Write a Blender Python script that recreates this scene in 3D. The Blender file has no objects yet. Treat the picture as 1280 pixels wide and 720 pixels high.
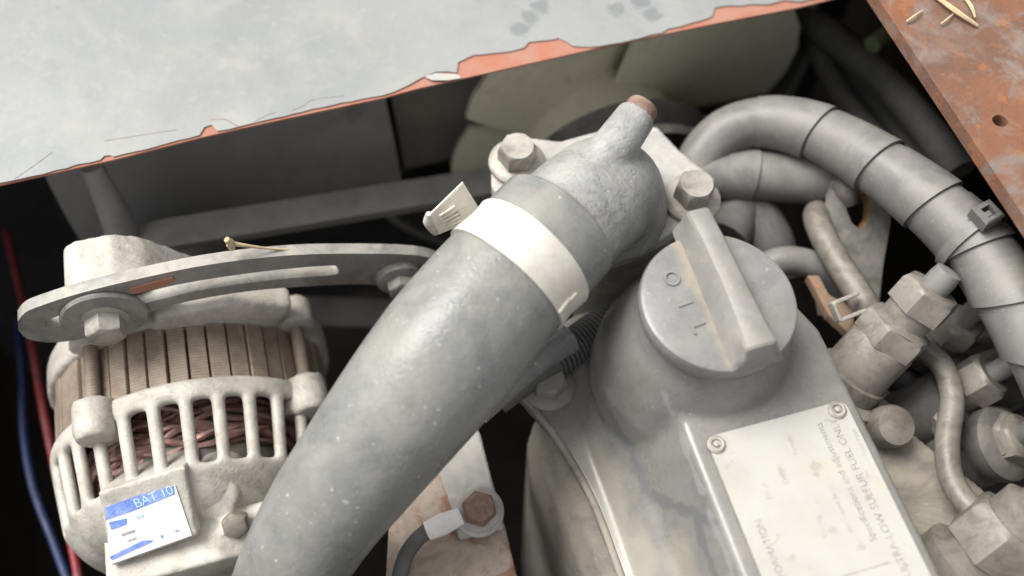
import bpy, bmesh, math, random
from mathutils import Vector as V, Matrix as M
from mathutils.bvhtree import BVHTree
R = math.radians
random.seed(7)
S = bpy.context.scene
COL = S.collection

# ------------------------------------------------------------------ camera, sky, sun, exposure
PITCH, FPX, DIST, YAW = R(60), 1150.0, 0.37, R(15.5)
FW = V((0, math.cos(PITCH), -math.sin(PITCH)))
UP = V((0, math.sin(PITCH), math.cos(PITCH)))
RT = V((1, 0, 0))
CAM = -FW * DIST
cd = bpy.data.cameras.new('camera')
cam = bpy.data.objects.new('camera', cd); COL.objects.link(cam)
cam.location = CAM
cam.rotation_euler = (R(90) - PITCH, 0, 0)
cd.sensor_width = 36; cd.lens = 36 * FPX / 1280
cd.clip_start = 0.01; cd.clip_end = 50
cd.dof.use_dof = True; cd.dof.focus_distance = 0.362; cd.dof.aperture_fstop = 4.0
S.camera = cam

SUN_EL, SUN_AZ = R(58), R(-66)        # azimuth measured from +Y towards +X
w = bpy.data.worlds.new('World'); S.world = w; w.use_nodes = True
nt = w.node_tree
sky = nt.nodes.new('ShaderNodeTexSky'); sky.sky_type = 'NISHITA'; sky.sun_disc = False
sky.sun_elevation = SUN_EL; sky.sun_rotation = SUN_AZ
sky.dust_density = 4.0; sky.air_density = 1.0; sky.ozone_density = 1.0
hs = nt.nodes.new('ShaderNodeHueSaturation'); hs.inputs['Saturation'].default_value = 0.10
nt.links.new(sky.outputs[0], hs.inputs['Color'])
bg = nt.nodes['Background']; bg.inputs['Strength'].default_value = 0.10
nt.links.new(hs.outputs[0], bg.inputs['Color'])
sd = bpy.data.lights.new('sun', 'SUN'); sd.energy = 1.5; sd.angle = R(32); sd.color = (1, 0.965, 0.91)
sun = bpy.data.objects.new('sun', sd); COL.objects.link(sun)
sv = V((math.sin(SUN_AZ) * math.cos(SUN_EL), math.cos(SUN_AZ) * math.cos(SUN_EL), math.sin(SUN_EL)))
sun.rotation_euler = sv.to_track_quat('Z', 'Y').to_euler()
vs = S.view_settings
vs.view_transform = 'Standard'; vs.look = 'None'; vs.exposure = 1.2; vs.gamma = 1; vs.use_curve_mapping = False
S.cycles.use_denoising = True

# ------------------------------------------------------------------ coordinates
# engine axes: c across (to the right), d along the crankshaft (away), z up; datum z = 0 on top of the rocker cover
Cc = V((math.cos(YAW), math.sin(YAW), 0)); Dd = V((-math.sin(YAW), math.cos(YAW), 0)); Zz = V((0, 0, 1))
def E(a, b, z): return Cc * a + Dd * b + Zz * z
def ray(x, y): return FW + RT * ((x - 640) / FPX) + UP * ((360 - y) / FPX)
def on(x, y, o, n):
    v = ray(x, y); return CAM + v * ((o - CAM).dot(n) / v.dot(n))
def P(x, y, z): return on(x, y, V((0, 0, z)), Zz)          # sight line meets the level z
def PB(x, y, b): return on(x, y, Dd * b, Dd)               # sight line meets the plane across the engine at b
def frame(x, z):
    """orthonormal (x, y, z) with z kept"""
    z = z.normalized(); x = (x - z * x.dot(z)).normalized(); return x, z.cross(x), z

# ------------------------------------------------------------------ mesh collecting
class MB:
    def __init__(s): s.v = []; s.f = []
    def add(s, vs, fs):
        k = len(s.v); s.v += [V(p) for p in vs]; s.f += [tuple(i + k for i in f) for f in fs]; return s
    def box(s, o, x, y, z):                                  # corner box, axes as vectors, o = centre
        vs = [o + x * i + y * j + z * k for i in (-.5, .5) for j in (-.5, .5) for k in (-.5, .5)]
        return s.add(vs, [(0, 1, 3, 2), (4, 6, 7, 5), (0, 4, 5, 1), (2, 3, 7, 6), (0, 2, 6, 4), (1, 5, 7, 3)]).fix()
    def fix(s): return s
    def prism(s, pts, d):                                    # polygon extruded by d
        n = len(pts); vs = [V(p) for p in pts] + [V(p) + d for p in pts]
        return s.add(vs, [tuple(range(n))[::-1], tuple(range(n, 2 * n))] + [(i, (i + 1) % n, n + (i + 1) % n, n + i) for i in range(n)])
    def loft(s, rings, close=True, caps=True):
        n = len(rings[0]); vs = [p for r in rings for p in r]; fs = []
        for k in range(len(rings) - 1):
            for i in range(n if close else n - 1):
                j = (i + 1) % n
                fs.append((k * n + i, k * n + j, (k + 1) * n + j, (k + 1) * n + i))
        if caps and close: fs += [tuple(range(n))[::-1], tuple(range((len(rings) - 1) * n, len(rings) * n))]
        return s.add(vs, fs)
    def lathe(s, o, ax, prof, n=32, xref=None, caps=True):   # prof: (radius, height)
        x, y, z = frame(xref or (Cc if abs(ax.normalized().dot(Cc)) < .8 else Zz), ax)
        return s.loft([[o + z * h + (x * math.cos(2 * math.pi * i / n) + y * math.sin(2 * math.pi * i / n)) * max(r, 1e-5) for i in range(n)] for r, h in prof], caps=caps)
    def hexa(s, o, ax, r, h, xref=None, cham=.12):
        x, y, z = frame(xref or (Cc if abs(ax.normalized().dot(Cc)) < .8 else Zz), ax)
        def ring(rr, hh, rnd=0):
            out = []
            for i in range(24):
                t = 2 * math.pi * i / 24; k = ((i + 2) % 4) - 2
                q = rr * math.cos(R(30)) / math.cos(R(15) * k) if not rnd else rr
                out.append(o + z * hh + (x * math.cos(t) + y * math.sin(t)) * q)
            return out
        return s.loft([ring(r, 0), ring(r, h * (1 - cham)), ring(r * .93, h * (1 - cham * .3)), ring(r * .80, h, 1)])
    def tube(s, pts, rad, n=16, sub=6, caps=True):
        P_ = catmull(pts, sub); m = len(P_)
        rr = [lerp_list(rad, i / (m - 1)) for i in range(m)] if hasattr(rad, '__len__') else [rad] * m
        return s.loft(rings(P_, rr, n), caps=caps)
    def mesh(s, name, smooth=True, bevel=0, seg=2, sub=0):
        me = bpy.data.meshes.new(name); me.from_pydata([tuple(v) for v in s.v], [], s.f)
        bm = bmesh.new(); bm.from_mesh(me)
        bmesh.ops.recalc_face_normals(bm, faces=bm.faces)
        if bevel:
            es = [e for e in bm.edges if len(e.link_faces) == 2 and e.calc_face_angle(0) > R(28)]
            bmesh.ops.bevel(bm, geom=es, offset=bevel, segments=seg, affect='EDGES', clamp_overlap=True)
        bm.to_mesh(me); bm.free()
        if smooth:
            me.polygons.foreach_set('use_smooth', [True] * len(me.polygons)); me.set_sharp_from_angle(angle=R(38))
        return me

def lerp_list(L, t):
    t *= len(L) - 1; i = min(int(t), len(L) - 2); return L[i] + (L[i + 1] - L[i]) * (t - i)
def catmull(p, sub):
    p = [V(q) for q in p]
    if len(p) < 3: return [p[0].lerp(p[1], i / sub) for i in range(sub + 1)]
    q = [p[0] * 2 - p[1]] + p + [p[-1] * 2 - p[-2]]; out = []
    for i in range(1, len(q) - 2):
        for k in range(sub):
            t = k / sub; a, b, c, d = q[i - 1:i + 3]
            out.append(.5 * (2 * b + (c - a) * t + (2 * a - 5 * b + 4 * c - d) * t * t + (3 * b - a - 3 * c + d) * t ** 3))
    return out + [p[-1]]
def frames_along(pts):
    out = []; x = None
    for i, p in enumerate(pts):
        t = (pts[min(i + 1, len(pts) - 1)] - pts[max(i - 1, 0)]).normalized()
        if x is None: x = t.orthogonal().normalized() if abs(t.dot(Zz)) > .95 else t.cross(Zz).normalized()
        x = (x - t * x.dot(t)).normalized(); out.append((x, t.cross(x), t))
    return out
def rings(pts, rr, n, wob=None):
    out = []
    for k, (p, r, (x, y, t)) in enumerate(zip(pts, rr, frames_along(pts))):
        out.append([p + (x * math.cos(2 * math.pi * i / n) + y * math.sin(2 * math.pi * i / n)) * (r * (1 + (wob(k, i) if wob else 0))) for i in range(n)])
    return out

# ------------------------------------------------------------------ objects
def root(name, label, cat, loc, group=None):
    o = bpy.data.objects.new(name, None); COL.objects.link(o); o.location = loc; o.empty_display_size = .01
    o['label'] = label; o['category'] = cat
    if group: o['group'] = group
    return o
def wloc(o):
    l = V((0, 0, 0))
    while o: l += o.location; o = o.parent
    return l
def put(name, me, mat, parent=None, label=None, cat=None, group=None, kind=None):
    if isinstance(me, MB): me = me.mesh(name)
    o = bpy.data.objects.new(name, me); COL.objects.link(o)
    me.materials.clear(); me.materials.append(mat)
    if parent:
        o.parent = parent; l = wloc(parent); me.transform(M.Translation(-l))
    else:
        vs = [v.co for v in me.vertices]; c = sum(vs, V()) / len(vs); c.z = min(v.z for v in vs)
        me.transform(M.Translation(-c)); o.location = c
    for k, v in (('label', label), ('category', cat), ('group', group), ('kind', kind)):
        if v: o[k] = v
    return o
def cast(mb, voxel=.001, smooth=4, factor=.5):
    """melt overlapping solids into one casting with filleted joins"""
    me = mb.mesh('tmp', smooth=False); o = bpy.data.objects.new('tmp', me); COL.objects.link(o)
    r = o.modifiers.new('r', 'REMESH'); r.mode = 'VOXEL'; r.voxel_size = voxel; r.use_smooth_shade = True
    if smooth:
        q = o.modifiers.new('s', 'SMOOTH'); q.factor = factor; q.iterations = smooth
    dg = bpy.context.evaluated_depsgraph_get(); dg.update()
    out = bpy.data.meshes.new_from_object(o.evaluated_get(dg))
    bpy.data.objects.remove(o); bpy.data.meshes.remove(me)
    out.polygons.foreach_set('use_smooth', [True] * len(out.polygons))
    return out
def text_mesh(txt, o, xdir, n, size, ext=0.0, align='LEFT', shear=0.0, spacing=1.0):
    cu = bpy.data.curves.new('t', 'FONT'); cu.body = txt; cu.size = size; cu.extrude = ext; cu.align_x = align
    cu.resolution_u = 3; cu.space_character = spacing; cu.shear = shear
    ob = bpy.data.objects.new('t', cu); COL.objects.link(ob)
    dg = bpy.context.evaluated_depsgraph_get(); dg.update()
    me = bpy.data.meshes.new_from_object(ob.evaluated_get(dg)); bpy.data.objects.remove(ob); bpy.data.curves.remove(cu)
    x, y, z = frame(xdir, n)
    me.transform(M.Translation(o) @ M((x, y, z)).transposed().to_4x4())
    return me

# ------------------------------------------------------------------ materials
class N:
    def __init__(s, name):
        s.m = bpy.data.materials.new(name); s.m.use_nodes = True; s.t = s.m.node_tree
        s.b = s.t.nodes['Principled BSDF']; s.co = s.t.nodes.new('ShaderNodeTexCoord').outputs['Object']
    def n(s, typ, **k):
        n = s.t.nodes.new('ShaderNode' + typ)
        for a, v in k.items(): setattr(n, a, v)
        return n
    def set(s, n, i, v):
        if hasattr(v, 'is_linked') or hasattr(v, 'links'): s.t.links.new(v, n.inputs[i])
        else: n.inputs[i].default_value = v
    def noise(s, scale, detail=4, rough=.55, dist=0, co=None, stretch=None):
        n = s.n('TexNoise'); c = co or s.co
        if stretch:
            mp = s.n('Mapping'); mp.inputs['Scale'].default_value = stretch; s.set(mp, 0, c); c = mp.outputs[0]
        s.set(n, 'Vector', c); n.inputs['Scale'].default_value = scale; n.inputs['Detail'].default_value = detail
        n.inputs['Roughness'].default_value = rough; n.inputs['Distortion'].default_value = dist
        return n.outputs['Fac']
    def ramp(s, x, a, b, lo=0., hi=1.):
        n = s.n('MapRange', interpolation_type='SMOOTHSTEP'); s.set(n, 0, x)
        for i, v in zip((1, 2, 3, 4), (a, b, lo, hi)): n.inputs[i].default_value = v
        return n.outputs[0]
    def math(s, op, a, b=0.):
        n = s.n('Math', operation=op, use_clamp=False); s.set(n, 0, a); s.set(n, 1, b); return n.outputs[0]
    def mix(s, f, a, b):
        n = s.n('Mix', data_type='RGBA'); s.set(n, 0, f)
        for i, v in ((6, a), (7, b)):
            s.set(n, i, (*v, 1) if isinstance(v, tuple) and len(v) == 3 else v)
        return n.outputs[2]
    def up(s):                                               # how far a surface faces the sky: where dust settles
        g = s.n('NewGeometry'); x = s.n('SeparateXYZ'); s.set(x, 0, g.outputs['Normal']); return s.ramp(x.outputs[2], .2, .95)
    def spot(s, pts, r):                                     # soft blotches at given object-space points
        out = None; nz = s.math('MULTIPLY', s.math('SUBTRACT', s.noise(220, 3), .5), r * 1.4)
        for p in pts:
            d = s.n('VectorMath', operation='DISTANCE'); s.set(d, 0, s.co); d.inputs[1].default_value = p
            q = s.math('ADD', d.outputs['Value'], nz); out = q if out is None else s.math('MINIMUM', out, q)
        return s.ramp(out, r * 1.05, r * .55)
    def stroke(s, lines, r, wob=1.2, nscale=160):            # ragged band along polylines of object-space points
        out = None; nz = s.math('MULTIPLY', s.math('SUBTRACT', s.noise(nscale, 3, .6), .5), r * wob * 2)
        for L in lines:
            for a, b in zip(L, L[1:]):
                ab = b - a; d = s.n('VectorMath', operation='SUBTRACT'); s.set(d, 0, s.co); d.inputs[1].default_value = a
                t = s.n('VectorMath', operation='DOT_PRODUCT'); s.set(t, 0, d.outputs[0]); t.inputs[1].default_value = ab / ab.length_squared
                c = s.n('Clamp'); s.set(c, 0, t.outputs['Value'])
                k = s.n('VectorMath', operation='SCALE'); k.inputs[0].default_value = ab; s.set(k, 'Scale', c.outputs[0])
                q = s.n('VectorMath', operation='DISTANCE'); s.set(q, 0, d.outputs[0]); s.set(q, 1, k.outputs[0])
                v = q.outputs['Value']; out = v if out is None else s.math('MINIMUM', out, v)
        return s.ramp(s.math('ADD', out, nz), r * 1.25, r * .35)
    def bump(s, h, dist, strength=1.0, prev=None):
        n = s.n('Bump'); n.inputs['Strength'].default_value = strength; n.inputs['Distance'].default_value = dist
        s.set(n, 'Height', h)
        if prev is not None: s.set(n, 'Normal', prev)
        return n.outputs[0]
    def done(s, col, rough=.6, metal=0., nrm=None, spec=.5):
        s.set(s.b, 'Base Color', (*col, 1) if isinstance(col, tuple) else col)
        s.set(s.b, 'Roughness', rough); s.set(s.b, 'Metallic', metal); s.b.inputs['Specular IOR Level'].default_value = spec
        if nrm is not None: s.set(s.b, 'Normal', nrm)
        return s.m

def grimy(name, base, dark=None, dust=(.46, .42, .36), dust_amt=.5, rough=.6, metal=0., rust=0., bump=.0002, big=35, pits=0., spec=.4, chip=None, rustcol=(.26, .10, .045), extra=None, grime=0.):
    n = N(name); dark = dark or tuple(v * .6 for v in base)
    c = n.mix(n.ramp(n.noise(big, 4, .6, .4), .35, .68), base, dark)
    c = n.mix(n.math('MULTIPLY', n.ramp(n.noise(big * 9, 3, .7), .45, .75), .35), c, tuple(v * .55 for v in base))
    dm = n.math('MULTIPLY', n.ramp(n.noise(big * 1.7, 4, .65, .6), .3, .7), dust_amt)
    dm = n.math('MULTIPLY', dm, n.math('ADD', n.math('MULTIPLY', n.up(), .6), .4))
    c = n.mix(dm, c, dust)
    if chip: c = n.mix(n.math('MULTIPLY', n.ramp(n.noise(big * 4, 4, .6, 1.), .62, .70), .8), c, chip)
    c = n.mix(n.math('MULTIPLY', n.ramp(n.noise(900, 2, .5), .66, .76), .55), c, tuple(min(1, v * 1.25) for v in dust))
    if rust:
        rm = n.ramp(n.noise(big * 1.3, 6, .7, .8), .72 - rust * .35, .82 - rust * .3)
        rc = n.mix(n.noise(big * 8, 4), rustcol, tuple(min(1, v * 2.1) for v in rustcol))
        c = n.mix(rm, c, rc)
    if grime: c = n.mix(n.math('MULTIPLY', n.ramp(n.noise(big * 1.1, 5, .7, 1.2, None, (1, 1.3, .8)), .46, .66), grime), c, (.105, .082, .060))
    if extra: c = extra(n, c)
    hgt = n.math('ADD', n.math('MULTIPLY', n.noise(big * 3, 3, .6), bump * 2), n.math('MULTIPLY', n.noise(700, 2, .6), bump))
    if pits: hgt = n.math('ADD', hgt, n.math('MULTIPLY', n.ramp(n.noise(300, 3, .7, .5), .3, .55), pits))
    b = n.bump(hgt, 1.0)
    ro = n.math('ADD', n.math('MULTIPLY', n.noise(big * 2, 2), .3), rough - .15)
    ro = n.math('ADD', ro, n.math('MULTIPLY', dm, .25))
    return n.done(c, ro, metal, b, spec)

MAT = {}
MAT['cover'] = grimy('grey engine paint', (.215, .21, .197), (.165, .162, .153), dust=(.36, .335, .285), dust_amt=.45, rough=.42, bump=.00006, big=26)
MAT['head'] = grimy('dusty tan grey casting', (.25, .23, .20), (.16, .15, .135), dust=(.42, .37, .29), dust_amt=.65, rough=.6, bump=.0002, big=24, rust=.12, grime=.45)
MAT['housing'] = grimy('rough grey casting', (.32, .325, .315), (.19, .198, .20), dust=(.42, .40, .355), dust_amt=.5, rough=.42, bump=.0002, big=40, pits=.00018, grime=.3)
MAT['plate_grey'] = grimy('flange grey', (.38, .37, .35), (.28, .27, .26), dust=(.5, .47, .41), dust_amt=.6, rough=.65, bump=.0001, big=40)
MAT['hose'] = grimy('dusty rubber', (.185, .19, .184), (.158, .162, .157), dust=(.31, .297, .258), dust_amt=.55, rough=.27, bump=.00012, big=26, pits=.00006,
    extra=lambda n, c: n.mix(n.math('MULTIPLY', n.ramp(n.noise(420, 2, .5), .69, .75), .7), n.mix(n.math('MULTIPLY', n.math('MULTIPLY', n.ramp(n.noise(150, 5, .75, 1.5, None, (1, .35, 1)), .50, .68), n.ramp(n.noise(16, 2), .46, .62)), .45), c, (.31, .29, .245)), (.52, .50, .45)))
MAT['loom'] = grimy('grey wrap plastic', (.155, .152, .148), (.118, .116, .112), dust=(.29, .272, .24), dust_amt=.6, rough=.38, bump=.00005, big=22)
MAT['zinc'] = grimy('cream zinc band', (.70, .67, .60), (.58, .54, .47), dust=(.7, .66, .58), dust_amt=.5, rough=.38, metal=.25, bump=.00004, big=50)
MAT['alu'] = grimy('dusty cast aluminium', (.50, .475, .425), (.34, .32, .28), dust=(.55, .51, .445), dust_amt=.7, rough=.55, metal=.12, bump=.00016, big=45, pits=.00009, grime=.28)
def lamin(n, c):
    mp = n.n('Mapping'); mp.inputs['Rotation'].default_value = (0, 0, -YAW); n.set(mp, 0, n.co)
    wv_ = n.n('TexWave', wave_type='BANDS', bands_direction='Y'); n.set(wv_, 0, mp.outputs[0]); wv_.inputs['Scale'].default_value = 230
    wv_.inputs['Distortion'].default_value = .6; wv_.inputs['Detail'].default_value = 1
    return n.mix(n.math('MULTIPLY', wv_.outputs['Fac'], .38), c, (.10, .075, .06))
MAT['stator'] = grimy('rust brown laminations', (.27, .205, .155), (.19, .14, .105), dust=(.36, .305, .24), dust_amt=.6, rough=.6, metal=.15, bump=.0001, big=60, grime=.3, extra=lamin)
MAT['copper'] = grimy('enamelled copper', (.33, .165, .14), (.19, .09, .075), dust=(.42, .33, .30), dust_amt=.5, rough=.4, metal=.3, bump=.0001, big=80)
MAT['boltsteel'] = grimy('dull zinc bolt', (.40, .38, .345), (.30, .28, .25), dust=(.48, .44, .375), dust_amt=.6, rough=.48, metal=.3, bump=.00006, big=70, grime=.35)
MAT['steel'] = grimy('shade darkened oily steel', (.225, .208, .184), (.15, .138, .122), dust=(.28, .248, .205), dust_amt=.55, rough=.45, metal=.12, bump=.00008, big=60, grime=.55)  # shade on the low fittings is put into this colour; boltsteel stays lighter
MAT['darksteel'] = grimy('dark dusty steel', (.14, .135, .13), (.09, .088, .085), dust=(.27, .24, .20), dust_amt=.5, rough=.45, metal=.2, bump=.00008, big=50, grime=.5)
MAT['arm'] = grimy('grey steel arm', (.27, .265, .25), (.19, .185, .175), dust=(.45, .42, .36), dust_amt=.7, rough=.5, metal=.2, bump=.00008, big=45, rust=.12, grime=.4)
MAT['rustplate'] = grimy('rusty dusty plate', (.36, .29, .235), (.27, .205, .16), dust=(.42, .365, .305), dust_amt=.6, rough=.85, bump=.0002, big=45, rust=.55, rustcol=(.17, .085, .055), grime=.4)
MAT['rustbolt'] = grimy('rusty bolt', (.22, .125, .09), (.15, .085, .06), dust=(.33, .26, .21), dust_amt=.5, rough=.85, bump=.0002, big=120)
MAT['fan'] = grimy('cream fan plastic', (.80, .77, .60), (.73, .70, .54), dust=(.62, .58, .45), dust_amt=.5, rough=.5, bump=.00003, big=14)
MAT['black'] = grimy('black plastic', (.030, .030, .031), (.02, .02, .02), dust=(.10, .095, .085), dust_amt=.3, rough=.6, bump=.00005, big=25)
MAT['vbelt'] = grimy('worn belt rubber', (.30, .30, .285), (.23, .23, .22), dust=(.40, .385, .345), dust_amt=.5, rough=.6, bump=.0001, big=30)
MAT['belt'] = grimy('belt rubber', (.085, .085, .082), (.06, .06, .058), dust=(.2, .19, .17), dust_amt=.5, rough=.7, bump=.0001, big=30)
MAT['shroud'] = grimy('dark grey shroud', (.27, .265, .255), (.21, .206, .2), dust=(.34, .325, .29), dust_amt=.35, rough=.5, bump=.00003, big=12)
MAT['cowl'] = grimy('brown grey cowl', (.27, .25, .215), (.21, .195, .165), dust=(.34, .31, .26), dust_amt=.35, rough=.5, bump=.00003, big=12)
MAT['red'] = grimy('red wire', (.26, .012, .02), (.17, .012, .02), dust=(.3, .2, .18), dust_amt=.3, rough=.45, big=60)
MAT['blue'] = grimy('blue wire', (.012, .03, .11), (.01, .02, .07), dust=(.06, .07, .1), dust_amt=.3, rough=.45, big=60)
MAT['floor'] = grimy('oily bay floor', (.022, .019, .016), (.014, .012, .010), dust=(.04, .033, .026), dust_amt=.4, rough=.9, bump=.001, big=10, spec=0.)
MAT['straw'] = grimy('straw', (.55, .43, .26), (.42, .31, .17), dust=(.6, .5, .35), dust_amt=.4, rough=.7, big=90)
MAT['white'] = grimy('white plastic', (.80, .79, .76), (.7, .68, .65), dust=(.7, .67, .61), dust_amt=.3, rough=.45, big=60)
MAT['ink'] = grimy('faded black print', (.23, .225, .21), (.16, .155, .145), dust=(.46, .44, .40), dust_amt=.65, rough=.7, big=160)
MAT['faint'] = grimy('faint worn print', (.36, .345, .315), (.30, .285, .26), dust=(.52, .50, .455), dust_amt=.7, rough=.7, big=160)
MAT['bluei'] = grimy('blue print', (.13, .22, .68), (.16, .26, .72), dust=(.45, .55, .85), dust_amt=.45, rough=.5, big=120)
MAT['cyan'] = grimy('light blue print', (.42, .66, .88), (.5, .72, .9), dust=(.7, .8, .88), dust_amt=.3, rough=.5, big=120)
MAT['ochre'] = grimy('ochre primer', (.42, .24, .10), (.34, .19, .09), dust=(.42, .33, .22), dust_amt=.5, rough=.7, big=70)
MAT['rustorange'] = grimy('orange rusted tab', (.22, .135, .09), (.16, .10, .07), dust=(.28, .225, .17), dust_amt=.5, rough=.8, bump=.0002, big=70, rust=.4)
MAT['green'] = grimy('green sleeve', (.11, .14, .07), (.08, .11, .05), rough=.6, dust=(.2, .2, .14), big=60)
MAT['cream'] = grimy('cream sticker paper', (.80, .81, .82), (.76, .77, .79), dust=(.78, .74, .66), dust_amt=.4, rough=.45, bump=.00003, big=40)

def mat_hood():
    n = N('pale grey hood paint')
    c = n.mix(n.ramp(n.noise(9, 5, .6, .5), .35, .7), (.262, .27, .26), (.215, .22, .212))
    c = n.mix(n.math('MULTIPLY', n.ramp(n.noise(26, 6, .65, .8), .45, .72), .6), c, (.315, .305, .275))
    c = n.mix(n.math('MULTIPLY', n.ramp(n.noise(60, 5, .7), .56, .74), .35), c, (.19, .196, .198))
    c = n.mix(n.math('MULTIPLY', n.ramp(n.noise(320, 3, .6), .70, .76), .7), c, (.12, .115, .11))
    st = n.spot([P(x, y, .0157) - HOOD for x, y in ((662, 22), (676, 8), (650, 36), (770, 12), (815, 18), (800, 2))], .0055)
    c = n.mix(n.math('MULTIPLY', n.ramp(n.noise(14, 4, .6, 1.), .48, .66), .55), c, (.20, .217, .222))
    c = n.mix(n.math('MULTIPLY', st, .45), c, (.085, .098, .11))
    c = n.mix(n.math('MULTIPLY', n.ramp(n.noise(45, 6, .75, 2.0), .57, .62), .35), c, (.30, .30, .285))
    b = n.bump(n.noise(40, 5, .6), .0006); b = n.bump(n.noise(300, 5, .7), .00015, 1, b)
    return n.done(c, n.math('ADD', n.math('MULTIPLY', n.noise(30, 4), .3), .35), 0, b, .4)
def mat_primer():
    n = N('salmon primer')
    c = n.mix(n.ramp(n.noise(70, 5, .6), .35, .65), (.36, .14, .09), (.35, .18, .13))
    c = n.mix(n.ramp(n.noise(160, 5, .7), .58, .72), c, (.34, .13, .08))
    return n.done(c, .8, 0, n.bump(n.noise(250, 5, .7), .0002), .3)
def mat_rust():
    n = N('rusted steel')
    c = n.mix(n.ramp(n.noise(32, 6, .65, .6), .35, .68), (.205, .09, .05), (.135, .078, .056))
    c = n.mix(n.ramp(n.noise(55, 6, .7, .8), .50, .66), c, (.19, .145, .124))
    c = n.mix(n.math('MULTIPLY', n.ramp(n.noise(110, 5, .75, .3), .52, .66), .7), c, (.29, .122, .052))
    c = n.mix(n.math('MULTIPLY', n.ramp(n.noise(75, 6, .75), .54, .66), .75), c, (.13, .078, .058))
    c = n.mix(n.math('MULTIPLY', n.ramp(n.noise(24, 5, .6, .4), .53, .70), .65), c, (.25, .222, .198))
    b = n.bump(n.noise(120, 6, .7), .0008); b = n.bump(n.noise(600, 4, .7), .0003, 1, b)
    return n.done(c, .88, 0, b, .25)
HOOD = E(0, .093, .015)
MAT['hood'], MAT['primer'], MAT['rust'] = mat_hood(), mat_primer(), mat_rust()

# ------------------------------------------------------------------ setting: the dark bay below
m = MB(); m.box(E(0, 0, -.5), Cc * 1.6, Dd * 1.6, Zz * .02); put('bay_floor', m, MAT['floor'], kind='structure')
m = MB(); m.box(E(.36, .02, -.235), Cc * .012, Dd * .80, Zz * .53); put('bay_shade_wall_right', m, MAT['floor'], kind='structure')  # side wall added to shade the bay floor
m = MB(); m.box(E(-.40, .08, -.27), Cc * .012, Dd * .70, Zz * .46); put('bay_shade_wall_left', m, MAT['floor'], kind='structure')  # opposite wall, likewise added to keep light off the floor

# ------------------------------------------------------------------ hood panel with flaking paint
h = root('hood_panel', 'pale grey sheet metal hood panel with flaking paint along its edge', 'hood', HOOD)
z0 = .015
def hb(x, y): p = P(x, y, z0); return p.dot(Cc), p.dot(Dd)
edge = [(-.62, hb(0, 231)[1] - .004)] + [hb(x, y) for x, y in ((0, 231), (140, 200), (250, 172), (330, 154), (480, 122), (520, 111), (640, 84), (760, 57), (900, 28), (1000, 9), (1040, -1), (1075, -12))]
m = MB(); m.prism([E(a, b, z0 - .0009) for a, b in edge] + [E(.20, .62, z0 - .0009), E(-.62, .62, z0 - .0009)], Zz * .0009)
put('panel', m.mesh('panel'), MAT['primer'], h)
chips = [(-.62, hb(0, 231)[1] - .0038)] + [hb(x, y - 1) for x, y in ((-20, 234), (0, 231), (25, 226), (70, 215), (126, 202), (131, 197), (138, 196), (143, 198), (250, 171), (256, 161), (265, 158), (272, 166), (300, 160), (330, 153), (378, 142), (440, 129), (490, 118), (512, 108), (528, 99), (545, 92), (571, 93), (573, 80), (592, 71), (640, 66), (655, 62), (661, 55), (690, 52), (698, 50), (716, 60), (738, 61), (790, 52), (828, 43), (835, 38), (858, 33), (890, 23), (893, 12), (915, 9), (960, 8), (978, 3), (1000, 5), (1040, -3), (1072, -12))]
den = []
for i in range(len(chips) - 1):
    (a0, b0), (a1, b1) = chips[i], chips[i + 1]
    L = math.hypot(a1 - a0, b1 - b0); k = max(1, min(8, int(L / .004))) if i else 1
    for j in range(k):
        t = j / k; w_ = 0 if j == 0 else .0005
        den.append((a0 + (a1 - a0) * t + random.uniform(-w_, w_), b0 + (b1 - b0) * t + random.uniform(-w_, w_)))
den.append(chips[-1])
m = MB(); m.prism([E(a, b, z0 + .0002) for a, b in den] + [E(.199, .619, z0 + .0002), E(-.619, .619, z0 + .0002)], Zz * .0005)
put('paint_layer', m.mesh('paint_layer', smooth=False), MAT['hood'], h)
for L in ([(18, 224), (40, 209), (66, 190)], [(131, 176), (170, 170), (222, 162)], [(262, 150), (280, 149), (292, 155), (300, 159)], [(318, 152), (332, 145), (345, 140)], [(366, 138), (380, 132), (386, 127), (402, 123), (430, 120)]):
    m = MB(); m.tube([P(x, y, z0 + .0007) for x, y in L], .00014, 4, 4); put('paint_crack', m, MAT['rustbolt'], h)
m = MB(); q = [(531, 96), (545, 92), (571, 93.5), (577, 98), (560, 101), (540, 101)]
m.prism([P(x, y, z0 + .0009) for x, y in q], Zz * .0004)
put('paint_flake', m.mesh('paint_flake', smooth=False), MAT['plate_grey'], h)

# ------------------------------------------------------------------ rusty frame rail
h = root('frame_rail', 'rusted orange steel frame rail with a small round hole', 'rail', E(.25, 0, .05))
hole = P(1250, 151, .05); ha, hbb = hole.dot(Cc), hole.dot(Dd)
bm = bmesh.new()
def ringv(pts): return [bm.verts.new(p) for p in pts]
NB = 32
def sq(t, a0, a1, b0, b1):                # point of a rectangle outline seen from the hole at angle t
    c_, s_ = math.cos(t), math.sin(t)
    k = min(((a1 - ha) / c_ if c_ > 1e-6 else (a0 - ha) / c_ if c_ < -1e-6 else 9e9), ((b1 - hbb) / s_ if s_ > 1e-6 else (b0 - hbb) / s_ if s_ < -1e-6 else 9e9))
    return ha + c_ * k, hbb + s_ * k
A0, A1, B0, B1 = .1755, .34, -.30, .40
angs = sorted([2 * math.pi * i / NB for i in range(NB)] + [math.atan2(b - hbb, a - ha) % (2 * math.pi) for a in (A0, A1) for b in (B0, B1)])
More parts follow.
